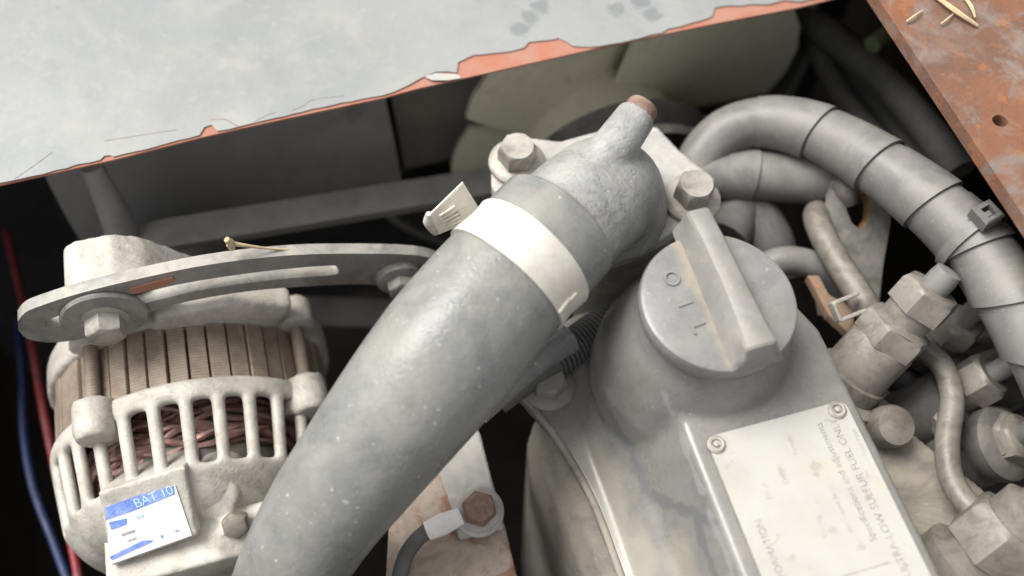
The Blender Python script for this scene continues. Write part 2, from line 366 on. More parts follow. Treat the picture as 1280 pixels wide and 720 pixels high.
for zz, flip in ((.05, 0), (.044, 1)):
    o_ = ringv([E(*sq(t, A0, A1, B0, B1), zz) for t in angs]); i_ = ringv([E(ha + .0029 * math.cos(t), hbb + .0029 * math.sin(t), zz) for t in angs])
    for k in range(len(angs)):
        j = (k + 1) % len(angs); bm.faces.new((o_[k], o_[j], i_[j], i_[k]))
    if zz == .05: to, ti = o_, i_
for k in range(len(angs)):
    j = (k + 1) % len(angs); bm.faces.new((ti[k], ti[j], i_[j], i_[k])); bm.faces.new((to[k], to[j], o_[j], o_[k]))
me = bpy.data.meshes.new('top_flange'); bmesh.ops.recalc_face_normals(bm, faces=bm.faces); bm.to_mesh(me); bm.free()
put('top_flange', me, MAT['rust'], h)
m = MB(); m.box(E(.337, .05, .0135), Cc * .006, Dd * .70, Zz * .0608)
put('web', m.mesh('web', bevel=.001), MAT['rust'], h)
# straw lying on the rail
SL = ['pale dry straw stalk lying on the rusty rail, the longest one', 'short pale straw stalk crossing the dark rail edge', 'thin straw shred in the corner of the rusty rail', 'bent straw shred beside the longest stalk on the rail']
for k, (pts, r_) in enumerate((([(1165, -8), (1195, 14), (1222, 32)], .0011), ([(1133, 27), (1143, 20), (1153, 13)], .0006), ([(1205, -4), (1214, 8), (1219, 22)], .0008), ([(1176, 30), (1184, 24), (1192, 17)], .0005))):
    m = MB(); m.tube([P(x, y, .0508 + r_ * .6 + .001 * (i == 1)) for i, (x, y) in enumerate(pts)], [r_ * .8, r_, r_ * .5], 6, 5)
    put('straw_stalk', m, MAT['straw'], None, SL[k], 'straw', 'straw on the rusty rail')

# ------------------------------------------------------------------ engine block: cylinder head and timing case
h = root('engine_block', 'dusty tan cast engine block below the grey rocker cover', 'engine', E(.06, -.1, -.3))
m = MB()
m.prism([E(a, b, -.30) for a, b in ((.016, -.26), (.150, -.26), (.150, -.075), (.135, -.05), (.118, -.012), (.06, -.004), (.022, -.012))], Zz * .2545)
m.prism([E(a, b, -.26) for a, b in ((.11, -.26), (.168, -.26), (.168, -.118), (.150, -.085), (.11, -.085))], Zz * .215)
put('cylinder_head', cast(m, .0022, 4), MAT['head'], h)
m = MB()
L = [(.013, -.028), (.010, -.046), (.0125, -.077), (.0145, -.11), (.016, -.25)]
m.loft([[E(a + .03, b + .004, -.30), E(a + .03, b + .004, -.052), E(a + .002, b, -.0535), E(a - .006, b - .002, -.057), E(a - .012, b - .004, -.066), E(a - .0155, b - .006, -.085), E(a - .0155, b - .006, -.30)] for a, b in L])
put('timing_case', cast(m, .0016, 6), MAT['head'], h)
m = MB(); m.lathe(P(1104, 534, -.040), E(.05, -.35, 1).normalized(), [(.0088, -.02), (.0088, .008), (.0078, .0105), (.004, .0115), (.0001, .0118)], 28)
put('bolt', m.mesh('bolt'), MAT['steel'], h)

# ------------------------------------------------------------------ rocker cover
h = root('rocker_cover', 'grey painted rocker cover carrying the oil cap and white nameplate', 'engine cover', E(.07, -.1, -.05))
m = MB()
def frustum(mb, bot, top, zb, zt): mb.loft([[E(a, b, zb) for a, b in bot], [E(a, b, zt) for a, b in top]])
top = [(.0455, -.26), (.1105, -.26), (.1115, -.05), (.102, -.022), (.085, -.012), (.055, -.012), (.043, -.026), (.0455, -.05)]
bot = [(.0315, -.26), (.1165, -.26), (.1175, -.045), (.106, -.010), (.085, -.002), (.048, -.002), (.030, -.018), (.0312, -.05)]
frustum(m, bot, top, -.034, -.0005)
bot2 = [(.013, -.26), (.121, -.26), (.121, -.045), (.108, -.006), (.085, .002), (.040, .002), (.018, -.014), (.014, -.05)]
frustum(m, bot2, bot, -.046, -.032)
fl = [(.0135, -.26), (.122, -.26), (.122, -.04), (.109, -.003), (.085, .004), (.03, .004), (.012, -.004), (-.0035, -.012), (-.0075, -.022), (-.002, -.034), (.0045, -.05), (.0108, -.077), (.0125, -.11)]
m.prism([E(a, b, -.052) for a, b in fl], Zz * .0085)
ca, cb = .0662, -.0408
m.lathe(E(ca, cb, 0), Zz, [(.043, -.035), (.041, -.018), (.0365, -.004), (.032, .006), (.0285, .013), (.026, .022)], 48)
cme = cast(m, .0013, 12)
bvh = BVHTree.FromPolygons([v.co for v in cme.vertices], [tuple(p.vertices) for p in cme.polygons])
def hit(L):                                               # where marks lie on the casting, in the cover's own space
    out = []
    for x, y in L:
        q = bvh.ray_cast(CAM, ray(x, y))[0]
        if q: out.append(q - h.location)
    return out
def cover_marks(n, c):
    dark = n.stroke([hit(L) for L in (((763, 515), (775, 545), (790, 566), (800, 595), (806, 614), (830, 628), (868, 640), (890, 655)), ((786, 640), (790, 662)), ((868, 640), (884, 690), (896, 725)))], .0026, 1.7, 120)
    c = n.mix(n.math('MULTIPLY', dark, .45), c, (.09, .10, .12))
    tan = n.stroke([hit(((740, 560), (770, 640), (800, 700))), hit(((850, 690), (868, 740)))], .009, .9, 60)
    c = n.mix(n.math('MULTIPLY', tan, .5), c, (.36, .325, .26))
    rub = n.stroke([hit(((830, 492), (838, 515), (856, 560), (876, 612))), hit(((886, 640), (908, 695), (918, 725)))], .0018, 1.8, 110)
    return n.mix(n.math('MULTIPLY', rub, .35), c, (.34, .355, .36))
MAT['cover_body'] = grimy('rubbed grey engine paint', (.205, .20, .19), (.16, .156, .148), dust=(.32, .30, .255), dust_amt=.3, rough=.22, bump=.00004, big=26, extra=cover_marks)
put('cover_body', cme, MAT['cover_body'], h)
# gasket bead along the flange edge
m = MB(); m.tube([E(a, b, -.0445) for a, b in ((.02, .0), (.004, -.009), (-.0055, -.021), (-.0005, -.034), (.0055, -.05), (.0115, -.077), (.0132, -.11), (.0142, -.2))], .0017, 10, 6)
put('flange_bead', m, MAT['head'], h)
def flange_bolt(parent, o, ax, r, hh, mat, flr=1.45, name='bolt', xref=None):
    m = MB(); m.lathe(o, ax, [(r * flr, 0), (r * flr, hh * .12), (r * flr * .9, hh * .22), (r * .9, hh * .3)], 28)
    m.hexa(o + ax * (hh * .18), ax, r, hh * .82, xref, .28)
    return put(name, m.mesh(name), mat, parent)
flange_bolt(h, P(686, 484, -.0435), Zz, .0078, .010, MAT['cover'])
# nameplate
pm = N('worn white nameplate')
c_ = pm.mix(pm.ramp(pm.noise(30, 5, .6, .4), .35, .7), (.44, .43, .40), (.385, .37, .33))
c_ = pm.mix(pm.math('MULTIPLY', pm.ramp(pm.noise(55, 6, .7, .6), .50, .68), .6), c_, (.48, .44, .35))
c_ = pm.mix(pm.math('MULTIPLY', pm.ramp(pm.noise(170, 4, .6, .2), .62, .70), .55), c_, (.33, .285, .23))
MAT['plate'] = pm.done(c_, pm.math('ADD', pm.math('MULTIPLY', pm.noise(60, 5), .3), .35), .1, pm.bump(pm.noise(300, 4), .00006), .5)
pl = MB(); r_ = .0035; pa0, pa1, pb0, pb1 = .0512, .1068, -.205, -.0805; out = []
for (x, y, t0) in ((pa1 - r_, pb1 - r_, 0), (pa0 + r_, pb1 - r_, 90), (pa0 + r_, pb0 + r_, 180), (pa1 - r_, pb0 + r_, 270)):
    out += [E(x + r_ * math.cos(R(t0 + k * 18)), y + r_ * math.sin(R(t0 + k * 18)), .0004) for k in range(6)]
pl.prism(out, Zz * .0009)
plate = put('nameplate', pl.mesh('nameplate', bevel=.0002), MAT['plate'], h, label='worn white metal nameplate with faded print')
for x, y in ((895, 556), (1046, 513)):
    o = P(x, y, .0013); m = MB()
    m.lathe(o, Zz, [(.0033, 0), (.0034, .0007), (.0027, .0013), (.0019, .0012), (.0017, .0004), (.0012, .0003), (.0010, .0014), (.0001, .0016)], 24)
    put('rivet', m, MAT['boltsteel'], plate)
def line(txt, p0, size, mat, spacing=1.0, name='lettering'):
    put(name, text_mesh(txt, p0, Dd, Zz, size, .00002, 'LEFT', 0, spacing), mat, plate)
zt = .00138
def pe(x, y): p = P(x, y, zt); return p.dot(Cc), p.dot(Dd)
la = pe(1109, 688)[0]
def bline(txt, x, b_end, size, mat, spacing=1.0):      # line that ends at b_end (top), measured afterwards
    me = text_mesh(txt, V((0, 0, 0)), Dd, Zz, size, .00002, 'LEFT', 0, spacing)
    ln = max(v.co.dot(Dd) for v in me.vertices)
    me.transform(M.Translation(E(x, b_end - ln, zt))); put('lettering', me, mat, plate)
bline('ULTRA-LOW SULFUR FUEL ONLY', .1003, -.0862, .0040, MAT['ink'], 1.0)
bline('Specifications and adjustments', .0945, -.0865, .0037, MAT['ink'], 1.0)
bline('ENGINE INFORMATION', .0588, -.114, .0036, MAT['ink'], 1.0)
bline('Fuel rate', .1055, -.092, .0030, MAT['faint'])
bline('Family', .0815, -.088, .0030, MAT['faint'])
bline('Engine', .0735, -.097, .0030, MAT['faint'])
bline('Displ.', .0655, -.1015, .0030, MAT['faint'])
bline('mm valve lash', .0880, -.110, .0030, MAT['faint'])
bline('Timing', .0790, -.118, .0030, MAT['faint'])
m = MB(); m.box(E(.083, -.1395, zt), Cc * .024, Dd * .0003, Zz * .0001); put('rule_line', m, MAT['ink'], plate)

# ------------------------------------------------------------------ oil filler cap
co_ = E(ca, cb, .0165); capax = E(.03, -.02, 1).normalized()
h = root('oil_cap', 'round grey oil filler cap with raised grip bar', 'oil cap', co_)
m = MB(); m.lathe(co_, capax, [(.0262, .003), (.0284, .0045), (.0290, .0075), (.0290, .0108), (.0283, .0124), (.0268, .0131), (.012, .0136), (.0001, .0137)], 64)
ct_ = co_ + capax * .0136
MAT['cap'] = grimy('stained grey cap paint', (.20, .20, .195), (.155, .155, .15), dust=(.34, .325, .29), dust_amt=.32, rough=.28, bump=.00006, big=30,
    extra=lambda n, c: n.mix(n.math('MULTIPLY', n.stroke([[on(x, y, ct_, capax) - co_ for x, y in ((848, 300), (868, 335), (885, 375), (905, 415), (918, 448))]], .0040, 1.5, 70), .5), c, (.36, .29, .20)))
put('cap_disc', m, MAT['cap'], h)
ctop = co_ + capax * .0136
gd = (on(952, 432, ctop, capax) - on(872, 262, ctop, capax)).normalized(); gx, gy, gz = frame(gd, capax)
def gp(u, v, w_): return ctop + gx * u + gy * v + gz * w_
off = .0030
m = MB(); rg = []
for u, wb, wt, hh in ((-.0345, .0050, .0034, .0060), (-.033, .0066, .0046, .0095), (-.020, .0072, .0044, .0108), (0, .0082, .0046, .0108), (.018, .0088, .0054, .0102), (.0250, .0088, .0058, .0096), (.0272, .0086, .0054, .0050), (.0280, .0084, .0050, -.002)):
    o = .0030
    rg.append([gp(u, o - wb * 1.25, -.003), gp(u, o - wb * .9, hh * .25), gp(u, o - wt, hh * .9), gp(u, o - wt * .7, hh), gp(u, o + wt * .7, hh), gp(u, o + wt, hh * .9), gp(u, o + wb * .9, hh * .25), gp(u, o + wb * 1.25, -.003)])
m.loft(rg); put('grip_bar', m.mesh('grip_bar', bevel=.0006), MAT['cover'], h)
td = (on(876, 412, ctop, capax) - on(840, 347, ctop, capax)).normalized()
for ch, (x, y) in (('O', (840, 348)), ('I', (857, 380)), ('L', (872, 410))):
    me = text_mesh(ch, V((0, 0, 0)), td, capax, .0086, .0004)
    c = sum((v.co for v in me.vertices), V()) / len(me.vertices)
    me.transform(M.Translation(on(x, y, ctop, capax) - c + capax * .0001)); put('raised_letter', me, MAT['cover'], h)

# ------------------------------------------------------------------ thermostat housing
h = root('thermostat_housing', 'rough grey cast thermostat outlet with two flange bolts', 'thermostat housing', E(.052, .04, -.06))
zf = -.004
m = MB()
flp = [P(x, y, zf) for x, y in ((614, 200), (630, 176), (668, 172), (700, 176), (760, 160), (822, 158), (850, 188), (893, 222), (897, 252), (868, 270), (838, 292), (790, 318), (740, 330), (690, 318), (632, 262), (614, 232))]
m.prism([p - Zz * .008 for p in flp], Zz * .008)
put('flange', cast(m, .0009, 4), MAT['plate_grey'], h)
m = MB(); oc = P(778, 262, -.03)
m.lathe(oc, Zz, [(.036, -.05), (.0355, .0), (.034, .008), (.030, .016)], 40)
m.prism([p - Zz * .0165 - (p - oc) * .06 for p in flp], Zz * .0075)
put('outlet_base', cast(m, .0012, 3), MAT['head'], h)
m = MB()
hc = [P(757, 258, -.012), P(757, 252, .003), P(752, 244, .014), P(722, 266, .0225), P(690, 298, .0258), P(660, 332, .0255)]
m.tube(hc, [.0265, .0255, .024, .0235, .0230, .0230], 32, 6)
m.lathe(P(758, 246, .004), E(.1, .05, 1).normalized(), [(.028, -.010), (.0262, .0), (.021, .008), (.012, .012), (.001, .013)], 32)
n0, n1 = P(731, 236, .0325), P(797, 143, .0405)
m.tube([n0, n0.lerp(n1, .5), n1], [.0100, .0092, .0080], 20, 5)
put('elbow_casting', cast(m, .001, 6), MAT['housing'], h)
nd = (n1 - n0).normalized(); m = MB()
m.lathe(n1 - nd * .001, nd, [(.0066, 0), (.0066, .0045), (.0060, .0058), (.003, .0062), (.0001, .0060)], 20)
put('plug', m, MAT['rustbolt'], h, label='rust red plug in the end of the spout')
for x, y in ((646, 204), (864, 250)):
    flange_bolt(h, P(x, y, zf + .001), E(.02, -.03, 1).normalized(), .0086, .0125, MAT['boltsteel'], 1.45, xref=E(1, .35, 0))

# ------------------------------------------------------------------ coolant hose and its clamp
hp = catmull([P(698, 282, .0262), P(666, 316, .0258), P(624, 360, .0235), (P(543, 460, .0165)), P(466, 560, .002), P(400, 650, -.018), P(352, 740, -.046), P(318, 840, -.09), P(300, 960, -.16)], 14)
rr = [.0262 + .0010 * math.exp(-((i - 42) / 14) ** 2) - .0011 * math.exp(-((i - 20) / 6) ** 2) - .0062 * min(1, max(0, (i - 38) / 45)) for i in range(len(hp))]
rng = random.Random(3)
wv = [[rng.uniform(-1, 1) for _ in range(3)] for _ in range(8)]
def wob(k, i): 
    a = 2 * math.pi * i / 56; return sum(.0022 * w_[0] * math.sin((j % 3 + 1) * a + w_[1] * 6 + k * (.05 + .03 * w_[2])) for j, w_ in enumerate(wv))
m = MB(); rs = rings(hp, rr, 56, wob)
inner = rings(hp[:3], [.0228] * 3, 56)
x0 = [q + (hp[1] - hp[0]) * .25 for q in rings(hp[:2], [rr[0] - .0006] * 2, 56)[0]]
m.loft([inner[2], inner[0], rings(hp[:2], [rr[0] - .001] * 2, 56)[0], [q for q in rs[1]]] + rs[2:], caps=True)
put('coolant_hose', m, MAT['hose'], None, 'thick dusty grey rubber coolant hose sloping to the lower edge', 'hose')
# clamp band sits round the hose a little below its end
h = root('hose_clamp', 'cream metal hose clamp around the thick coolant hose', 'hose clamp', hp[18])
i0, i1 = 14, 26
fr = frames_along(hp); bandc = []
m = MB()
o_ = [[hp[k] + (q - hp[k]).normalized() * (rr[k] + .0013) for q in rs[k]] for k in range(i0, i1 + 1)]
n_ = [[hp[k] + (q - hp[k]).normalized() * (rr[k] - .0004) for q in rs[k]] for k in range(i0, i1 + 1)]
m.loft(o_ + n_[::-1] + [o_[0]], caps=False)
put('band', m.mesh('band'), MAT['zinc'], h)
mid = (i0 + i1) // 2; X, Y, T = fr[mid]
# folded tail of the band: a slotted strip standing off on the far left side
t0 = P(545, 292, .012); t1 = P(604, 268, .022); e0 = P(536, 267, .026); e1 = P(578, 226, .034)
tn = (t1 - t0).cross(e0 - t0).normalized()
m = MB(); m.prism([t0, t1, t1.lerp(e1, .45), e1, e0, t0.lerp(e0, .5)], tn * .0011)
tail = put('tail', m.mesh('tail', bevel=.0002), MAT['zinc'], h)
vd = (CAM - t0).dot(tn)
for k in range(5):
    f_ = .22 + k * .145
    a_ = t0.lerp(e0, f_); b_ = t1.lerp(e1, f_ * .8); s_ = a_.lerp(b_, .22); e_ = a_.lerp(b_, .62)
    c = (s_ + e_) / 2 + tn * (.0014 if vd > 0 else -.0003)
    m = MB(); m.box(c, (e_ - s_), tn.cross(e_ - s_).normalized() * .0012, tn * .0018); put('ridge', m.mesh('ridge', bevel=.0002), MAT['zinc'], tail)
m = MB(); m.tube([e0, e0.lerp(t0, .35) - Cc * .0012, e0.lerp(t0, .7) - Cc * .0005, t0 + Zz * .001], [.0012, .0022, .0020, .0016], 10, 4)
put('curled_lip', m, MAT['zinc'], tail)

cb_ = BVHTree.FromPolygons([tuple(p) for r_ in o_ for p in r_], [(k * 56 + i, k * 56 + (i + 1) % 56, (k + 1) * 56 + (i + 1) % 56, (k + 1) * 56 + i) for k in range(len(o_) - 1) for i in range(56)])
for x, y in ((704, 382), (712, 374)):                     # crimped ear at the right end of the band
    q, nn_, _, _ = cb_.ray_cast(CAM, ray(x, y))
    if q:
        nn_ = nn_ if nn_.dot(CAM - q) > 0 else -nn_; tx = hp[20] - hp[16]; tx = (tx - nn_ * tx.dot(nn_)).normalized()
        m = MB(); m.box(q + nn_ * .0004, tx * .007, nn_.cross(tx) * .0016, nn_ * .0012); put('crimp', m.mesh('crimp', bevel=.0003), MAT['zinc'], h)

# ------------------------------------------------------------------ alternator
AX = E(-.1485, .0115, -.090)                               # rear edge of the stator, on the shaft axis
RA = .0625
h = root('alternator', 'dusty cream aluminium alternator with slotted housing and brown stator', 'alternator', AX - Zz * RA)
def ap(t, ang, r): return AX + Dd * t + (Cc * math.cos(ang) + Zz * math.sin(ang)) * r
NS = 46
for k in range(NS):                                       # stator: stacks of laminations with grooves between
    a0, a1 = 2 * math.pi * (k + .05) / NS, 2 * math.pi * (k + .95) / NS
    q = RA - (.0014, .0004, .0009, .0004, .0016)[k % 5]
    rg = []
    for f_ in (0, .05, .5, .95, 1):
        a_ = a0 + (a1 - a0) * f_; dr = -.0005 if f_ in (0, 1) else 0
        rg.append([ap(-.002, a_, q + dr), ap(.0265, a_, q + dr), ap(.0265, a_, q - .008), ap(-.002, a_, q - .008)])
    m = MB(); m.loft(rg); put('stator_segment', m.mesh('stator_segment'), MAT['stator'], h)
# rear housing: a dome with a ring of open slots
NR = 30; NA = NR * 2
prof = [(-.0015, .0640), (-.0060, .0644), (-.0110, .0640), (-.0134, .0639), (-.0362, .0607), (-.0385, .0603), (-.0430, .0575), (-.0520, .0500), (-.0560, .0400), (-.0570, .0250), (-.0570, .010)]
vs_, fs_ = [], []
for (t, r) in prof:
    for k in range(NA):
        vs_.append(ap(t, 2 * math.pi * (k + (.06 if k % 2 else -.06)) / NA, r))
for j in range(len(prof) - 1):
    for k in range(NA):
        if j in (2, 3, 4) and k % 2 == 0: continue
        k2 = (k + 1) % NA; fs_.append((j * NA + k, j * NA + k2, (j + 1) * NA + k2, (j + 1) * NA + k))
me = bpy.data.meshes.new('rh'); me.from_pydata([tuple(v) for v in vs_], [], fs_)
bm = bmesh.new(); bm.from_mesh(me); bmesh.ops.recalc_face_normals(bm, faces=bm.faces); bm.to_mesh(me); bm.free()
tmp = bpy.data.objects.new('tmp', me); COL.objects.link(tmp)
sm = tmp.modifiers.new('s', 'SOLIDIFY'); sm.thickness = .0055; sm.offset = -1
ss = tmp.modifiers.new('u', 'SUBSURF'); ss.levels = 2; ss.render_levels = 2
dg = bpy.context.evaluated_depsgraph_get(); dg.update()
rh = bpy.data.meshes.new_from_object(tmp.evaluated_get(dg)); bpy.data.objects.remove(tmp)
rh.polygons.foreach_set('use_smooth', [True] * len(rh.polygons))
put('rear_housing', rh, MAT['alu'], h)
m = MB(); m.lathe(AX, Dd, [(.0615, .0262), (.0645, .0268), (.0645, .040), (.061, .047), (.045, .056), (.02, .060)], 64)
lug = AX + E(-.012, .040, 0)
def lugp(a, z): return E(a, .0425, z)
lz = [(-.181, -.034), (-.1735, .0005), (-.1685, .0035), (-.153, .0030), (-.143, -.003), (-.122, -.034), (-.15, -.07)]
m.prism([E(a, .0425, z) for a, z in lz], Dd * .026)
m.prism([E(a, .036, z) for a, z in ((-.150, -.034), (-.145, -.018), (-.115, -.020), (-.090, -.036), (-.10, -.05))], Dd * .012)
put('front_housing', cast(m, .0014, 14), MAT['alu'], h)
for ang in (31, 115, 200, 300):                            # lugs on both housings with a through bolt between
    a_ = R(ang); o = ap(0, a_, RA + .0022); x, y = (Cc * math.cos(a_) + Zz * math.sin(a_)), (-Cc * math.sin(a_) + Zz * math.cos(a_))
    m = MB(); m.lathe(o - Dd * .002, -Dd, [(.0085, -.001), (.0085, .012), (.0070, .016)], 20); m.box(o - Dd * .009 - x * .006, x * .012, y * .015, Dd * .014)
    put('rear_lug', cast(m, .0012, 3), MAT['alu'], h)
    m = MB(); m.lathe(o + Dd * .0255, Dd, [(.0085, 0), (.0085, .014)], 20); m.box(o + Dd * .033 - x * .006, x * .012, y * .015, Dd * .014)
    put('front_lug', cast(m, .0012, 3), MAT['alu'], h)
    m = MB(); m.lathe(o - Dd * .002, Dd, [(.0030, 0), (.0030, .029)], 14); put('through_bolt', m, MAT['stator'], h)
wr = random.Random(5)                                      # copper end windings behind the slots
for k in range(18):
    t0_, r0_ = wr.uniform(-.022, -.006), wr.uniform(.0415, .0475); ph = wr.uniform(0, 6)
    pts = [ap(t0_ + .0025 * math.sin(7 * a_ + ph), a_, r0_ + .0015 * math.sin(11 * a_ + ph)) for a_ in [2 * math.pi * i / 60 for i in range(61)]]
    m = MB(); m.tube(pts, .0014, 6, 1, caps=False); put('copper_winding', m, MAT['copper'], h)
m = MB(); m.lathe(AX, -Dd, [(.044, -.02), (.044, .040), (.02, .045)], 40); put('rotor', m, MAT['darksteel'], h)
# regulator box with its sticker on the rear of the housing
bo = P(182, 640, -.036); bnrm = E(-.05, -.62, .78).normalized()
bx = [on(x, y, bo, bnrm) for x, y in ((122, 616), (231, 582), (247, 670), (139, 709))]
m = MB(); m.prism([p - bnrm * .034 for p in bx], bnrm * .034)
box = put('regulator_box', cast(m, .0010, 4), MAT['alu'], h)
fx, fy, fz = frame(bx[1] - bx[0], bnrm)
stq = [on(x, y, bo + bnrm * .0003, bnrm) for x, y in ((133, 633), (219, 606), (240, 669), (137, 706))]
m = MB(); m.prism(stq, bnrm * .0002)
stk = put('sticker', m.mesh('sticker', smooth=False), MAT['cream'], box, label='white sticker with blue printed stripes')
def quad(name, px, mat, lift):
    m = MB(); m.prism([on(x, y, bo + bnrm * lift, bnrm) for x, y in px], bnrm * .00008); put(name, m.mesh(name, smooth=False), mat, box)
quad('blue_stripe', ((132, 634), (168, 621), (170, 637), (132, 650)), MAT['bluei'], .0006)
quad('blue_stripe', ((168.3, 620.9), (217, 607), (218, 617.5), (170.3, 636.8)), MAT['bluei'], .0006)
quad('blue_stripe', ((136, 653), (158, 648), (158, 655.5), (139, 662)), MAT['bluei'], .0006)
quad('blue_stripe', ((137, 696), (178, 676), (192, 675), (188, 678), (140, 700)), MAT['bluei'], .0006)
quad('faint_mark', ((170, 645), (178, 642), (179, 646), (171, 649)), MAT['cyan'], .0006)
quad('faint_mark', ((152, 667), (168, 662), (169, 665), (153, 670)), MAT['faint'], .0006)
quad('faint_mark', ((160, 675), (170, 671.5), (170.5, 673.5), (160.5, 677)), MAT['faint'], .0006)
quad('faint_mark', ((201, 669), (203.5, 668.5), (203.5, 672), (201, 672.5)), MAT['bluei'], .0006)
quad('faint_mark', ((219, 663.5), (224, 662), (224, 663.6), (219, 665)), MAT['bluei'], .0006)
q0 = on(170, 635.5, bo + bnrm * .0008, bnrm); qd = on(217, 617, bo + bnrm * .0008, bnrm) - q0
put('lettering', text_mesh('BAT 10', q0, qd, bnrm, .0054, .00003, 'LEFT', 0, .93), MAT['cyan'], box)
m = MB()
for x, y, z, r_, hh in ((270, 612, -.048, .0118, .008), (274, 644, -.056, .0125, .007), (300, 662, -.058, .0085, .013)):
    m.lathe(P(x, y, z) - E(0, -.6, .8) * .014, E(0, -.6, .8), [(r_ * 1.15, 0), (r_ * 1.05, hh + .010), (r_ * .8, hh + .014)], 24)
m.box(P(255, 690, -.066), Cc * .07, Dd * .02, Zz * .03)
put('rear_boss', cast(m, .0012, 5), MAT['alu'], h)
o = P(296, 652, -.047); m = MB(); m.hexa(o, E(0, -.6, .8), .0055, .006); put('terminal_nut', m.mesh('terminal_nut'), MAT['steel'], h)
for x in (182, 205, 233):
    m = MB(); m.lathe(P(x, 704 - (x - 182) * .3, -.062), -Dd, [(.005, -.004), (.005, .004), (.0035, .0041), (.0033, .0)], 16); put('terminal_socket', m, MAT['black'], box)
m = MB(); m.lathe(AX + Dd * .075, Dd, [(.030, 0), (.034, .002), (.034, .004), (.027, .009), (.034, .016), (.034, .018), (.025, .020)], 48); m.lathe(AX + Dd * .055, Dd, [(.009, 0), (.009, .03)], 16)
put('pulley', m, MAT['darksteel'], h)

# ------------------------------------------------------------------ slotted adjusting arm with its clamp bolt
BA = .0372; TH = .0052
h = root('adjusting_arm', 'curved slotted grey steel arm bolted to the alternator', 'bracket', PB(300, 350, BA))
upper = [(22, 402), (30, 392), (46, 384), (100, 366.5), (180, 347), (260, 331), (350, 320), (430, 317), (520, 319), (560, 330)]
lower = [(545, 352), (500, 362), (470, 356), (420, 356), (330, 362), (260, 372), (200, 386), (150, 408), (100, 424), (60, 428), (34, 423), (23, 413)]
slot_u = [(56, 402), (75, 394), (120, 380), (180, 364.5), (260, 349), (350, 337), (412, 332), (422, 334)]
slot_l = [(424, 340), (414, 344), (350, 349), (260, 361), (190, 377), (120, 395), (75, 408), (57, 409)]
def dens(L, n): 
    out = catmull([V((x, y, 0)) for x, y in L], n); return [PB(p.x, p.y, BA) for p in out]
ou, ol, su, sl = dens(upper, 4), dens(lower, 4), dens(slot_u, 4), dens(slot_l, 4)
bm = bmesh.new(); loops = []
for sh in (0, TH):
    O_ = [bm.verts.new(p + Dd * sh) for p in ou + ol]; I_ = [bm.verts.new(p + Dd * sh) for p in su + sl]
    es = [bm.edges.new((L[i], L[(i + 1) % len(L)])) for L in (O_, I_) for i in range(len(L))]
    bmesh.ops.triangle_fill(bm, use_beauty=True, use_dissolve=False, edges=es); loops.append((O_, I_))
for k in (0, 1):
    A_, B_ = loops[0][k], loops[1][k]
    for i in range(len(A_)): j = (i + 1) % len(A_); bm.faces.new((A_[i], A_[j], B_[j], B_[i]))
bmesh.ops.recalc_face_normals(bm, faces=bm.faces)
me = bpy.data.meshes.new('slotted_bar'); bm.to_mesh(me); bm.free()
me.polygons.foreach_set('use_smooth', [True] * len(me.polygons)); me.set_sharp_from_angle(angle=R(38))
put('slotted_bar', me, MAT['arm'], h)
o = PB(131, 392, BA); m = MB(); m.lathe(o - Dd * .0002, -Dd, [(.0165, 0), (.0168, .0012), (.0160, .0022), (.011, .0024)], 40); put('washer', m, MAT['arm'], h)
m = MB(); m.lathe(o - Dd * .002, -Dd, [(.0092, 0), (.0092, .0012), (.0075, .002)], 24); m.hexa(o - Dd * .003, -Dd, .0078, .0085); put('bolt', m.mesh('bolt'), MAT['boltsteel'], h)
o = PB(498, 344, BA); m = MB(); m.lathe(o, -Dd, [(.0105, 0), (.010, .003), (.006, .0045)], 20); m.hexa(o - Dd * .003, -Dd, .0065, .006); put('bolt', m.mesh('bolt'), MAT['arm'], h)
m = MB(); m.prism([PB(x, y, BA - .0008) for x, y in ((162, 362), (185, 355), (216, 347), (219, 351), (205, 358), (178, 365), (166, 367))], Dd * .004)
put('primer_patch', m.mesh('primer_patch'), MAT['primer'], h)
p = PB(340, 305, BA + .002)
m = MB(); m.tube([PB(284, 304, BA + .003), PB(300, 306, BA + .003), PB(330, 310, BA + .003), PB(372, 313, BA + .003)], [.0016, .0009, .0006, .0005], 8, 4); m.tube([PB(283, 299, BA + .003), PB(288, 304, BA + .003), PB(290, 311, BA + .003)], [.0012, .0018, .0013], 8, 4)
put('straw_stalk', cast(m, .0003, 1), MAT['straw'], None, 'pale split straw lying on the slotted arm', 'straw')

# ------------------------------------------------------------------ belt, crank pulley, fan
BB = .105
h = root('fan_belt', 'dark grey rubber drive belt running back from the alternator pulley', 'belt', E(-.05, BB, -.25))
c1, r1, c2, r2 = (-.1485, -.090), .034, (.075, -.160), .082
dx, dz = c2[0] - c1[0], c2[1] - c1[1]; L = math.hypot(dx, dz); be = math.atan2(dz, dx); al = math.acos((r1 - r2) / L)
pts = []
for i in range(25): t = be + al + (2 * math.pi - 2 * al) * i / 24; pts.append((c1, r1, t))
for i in range(33): t = be - al + 2 * al * i / 32; pts.append((c2, r2, t))
rg = []
for (c_, r_, t) in pts:
    u = (math.cos(t), math.sin(t))
    rg.append([E(c_[0] + u[0] * (r_ + q), BB + s_ , c_[1] + u[1] * (r_ + q)) for q, s_ in ((.002, -.0085), (.002, .0085), (-.008, .005), (-.008, -.005))])
m = MB(); m.loft(rg + [rg[0]], caps=False); put('belt_loop', m.mesh('belt_loop'), MAT['vbelt'], h)
h = root('crank_pulley', 'dark dusty crankshaft pulley behind the hose', 'pulley', E(.075, BB, -.245))
m = MB(); m.lathe(E(c2[0], BB - .012, c2[1]), Dd, [(.03, -.02), (.03, 0), (.074, .002), (.083, .001), (.083, .004), (.074, .012), (.083, .020), (.083, .023), (.03, .024)], 56)
put('pulley_wheel', m, MAT['darksteel'], h)
FC = (.0865, -.088)
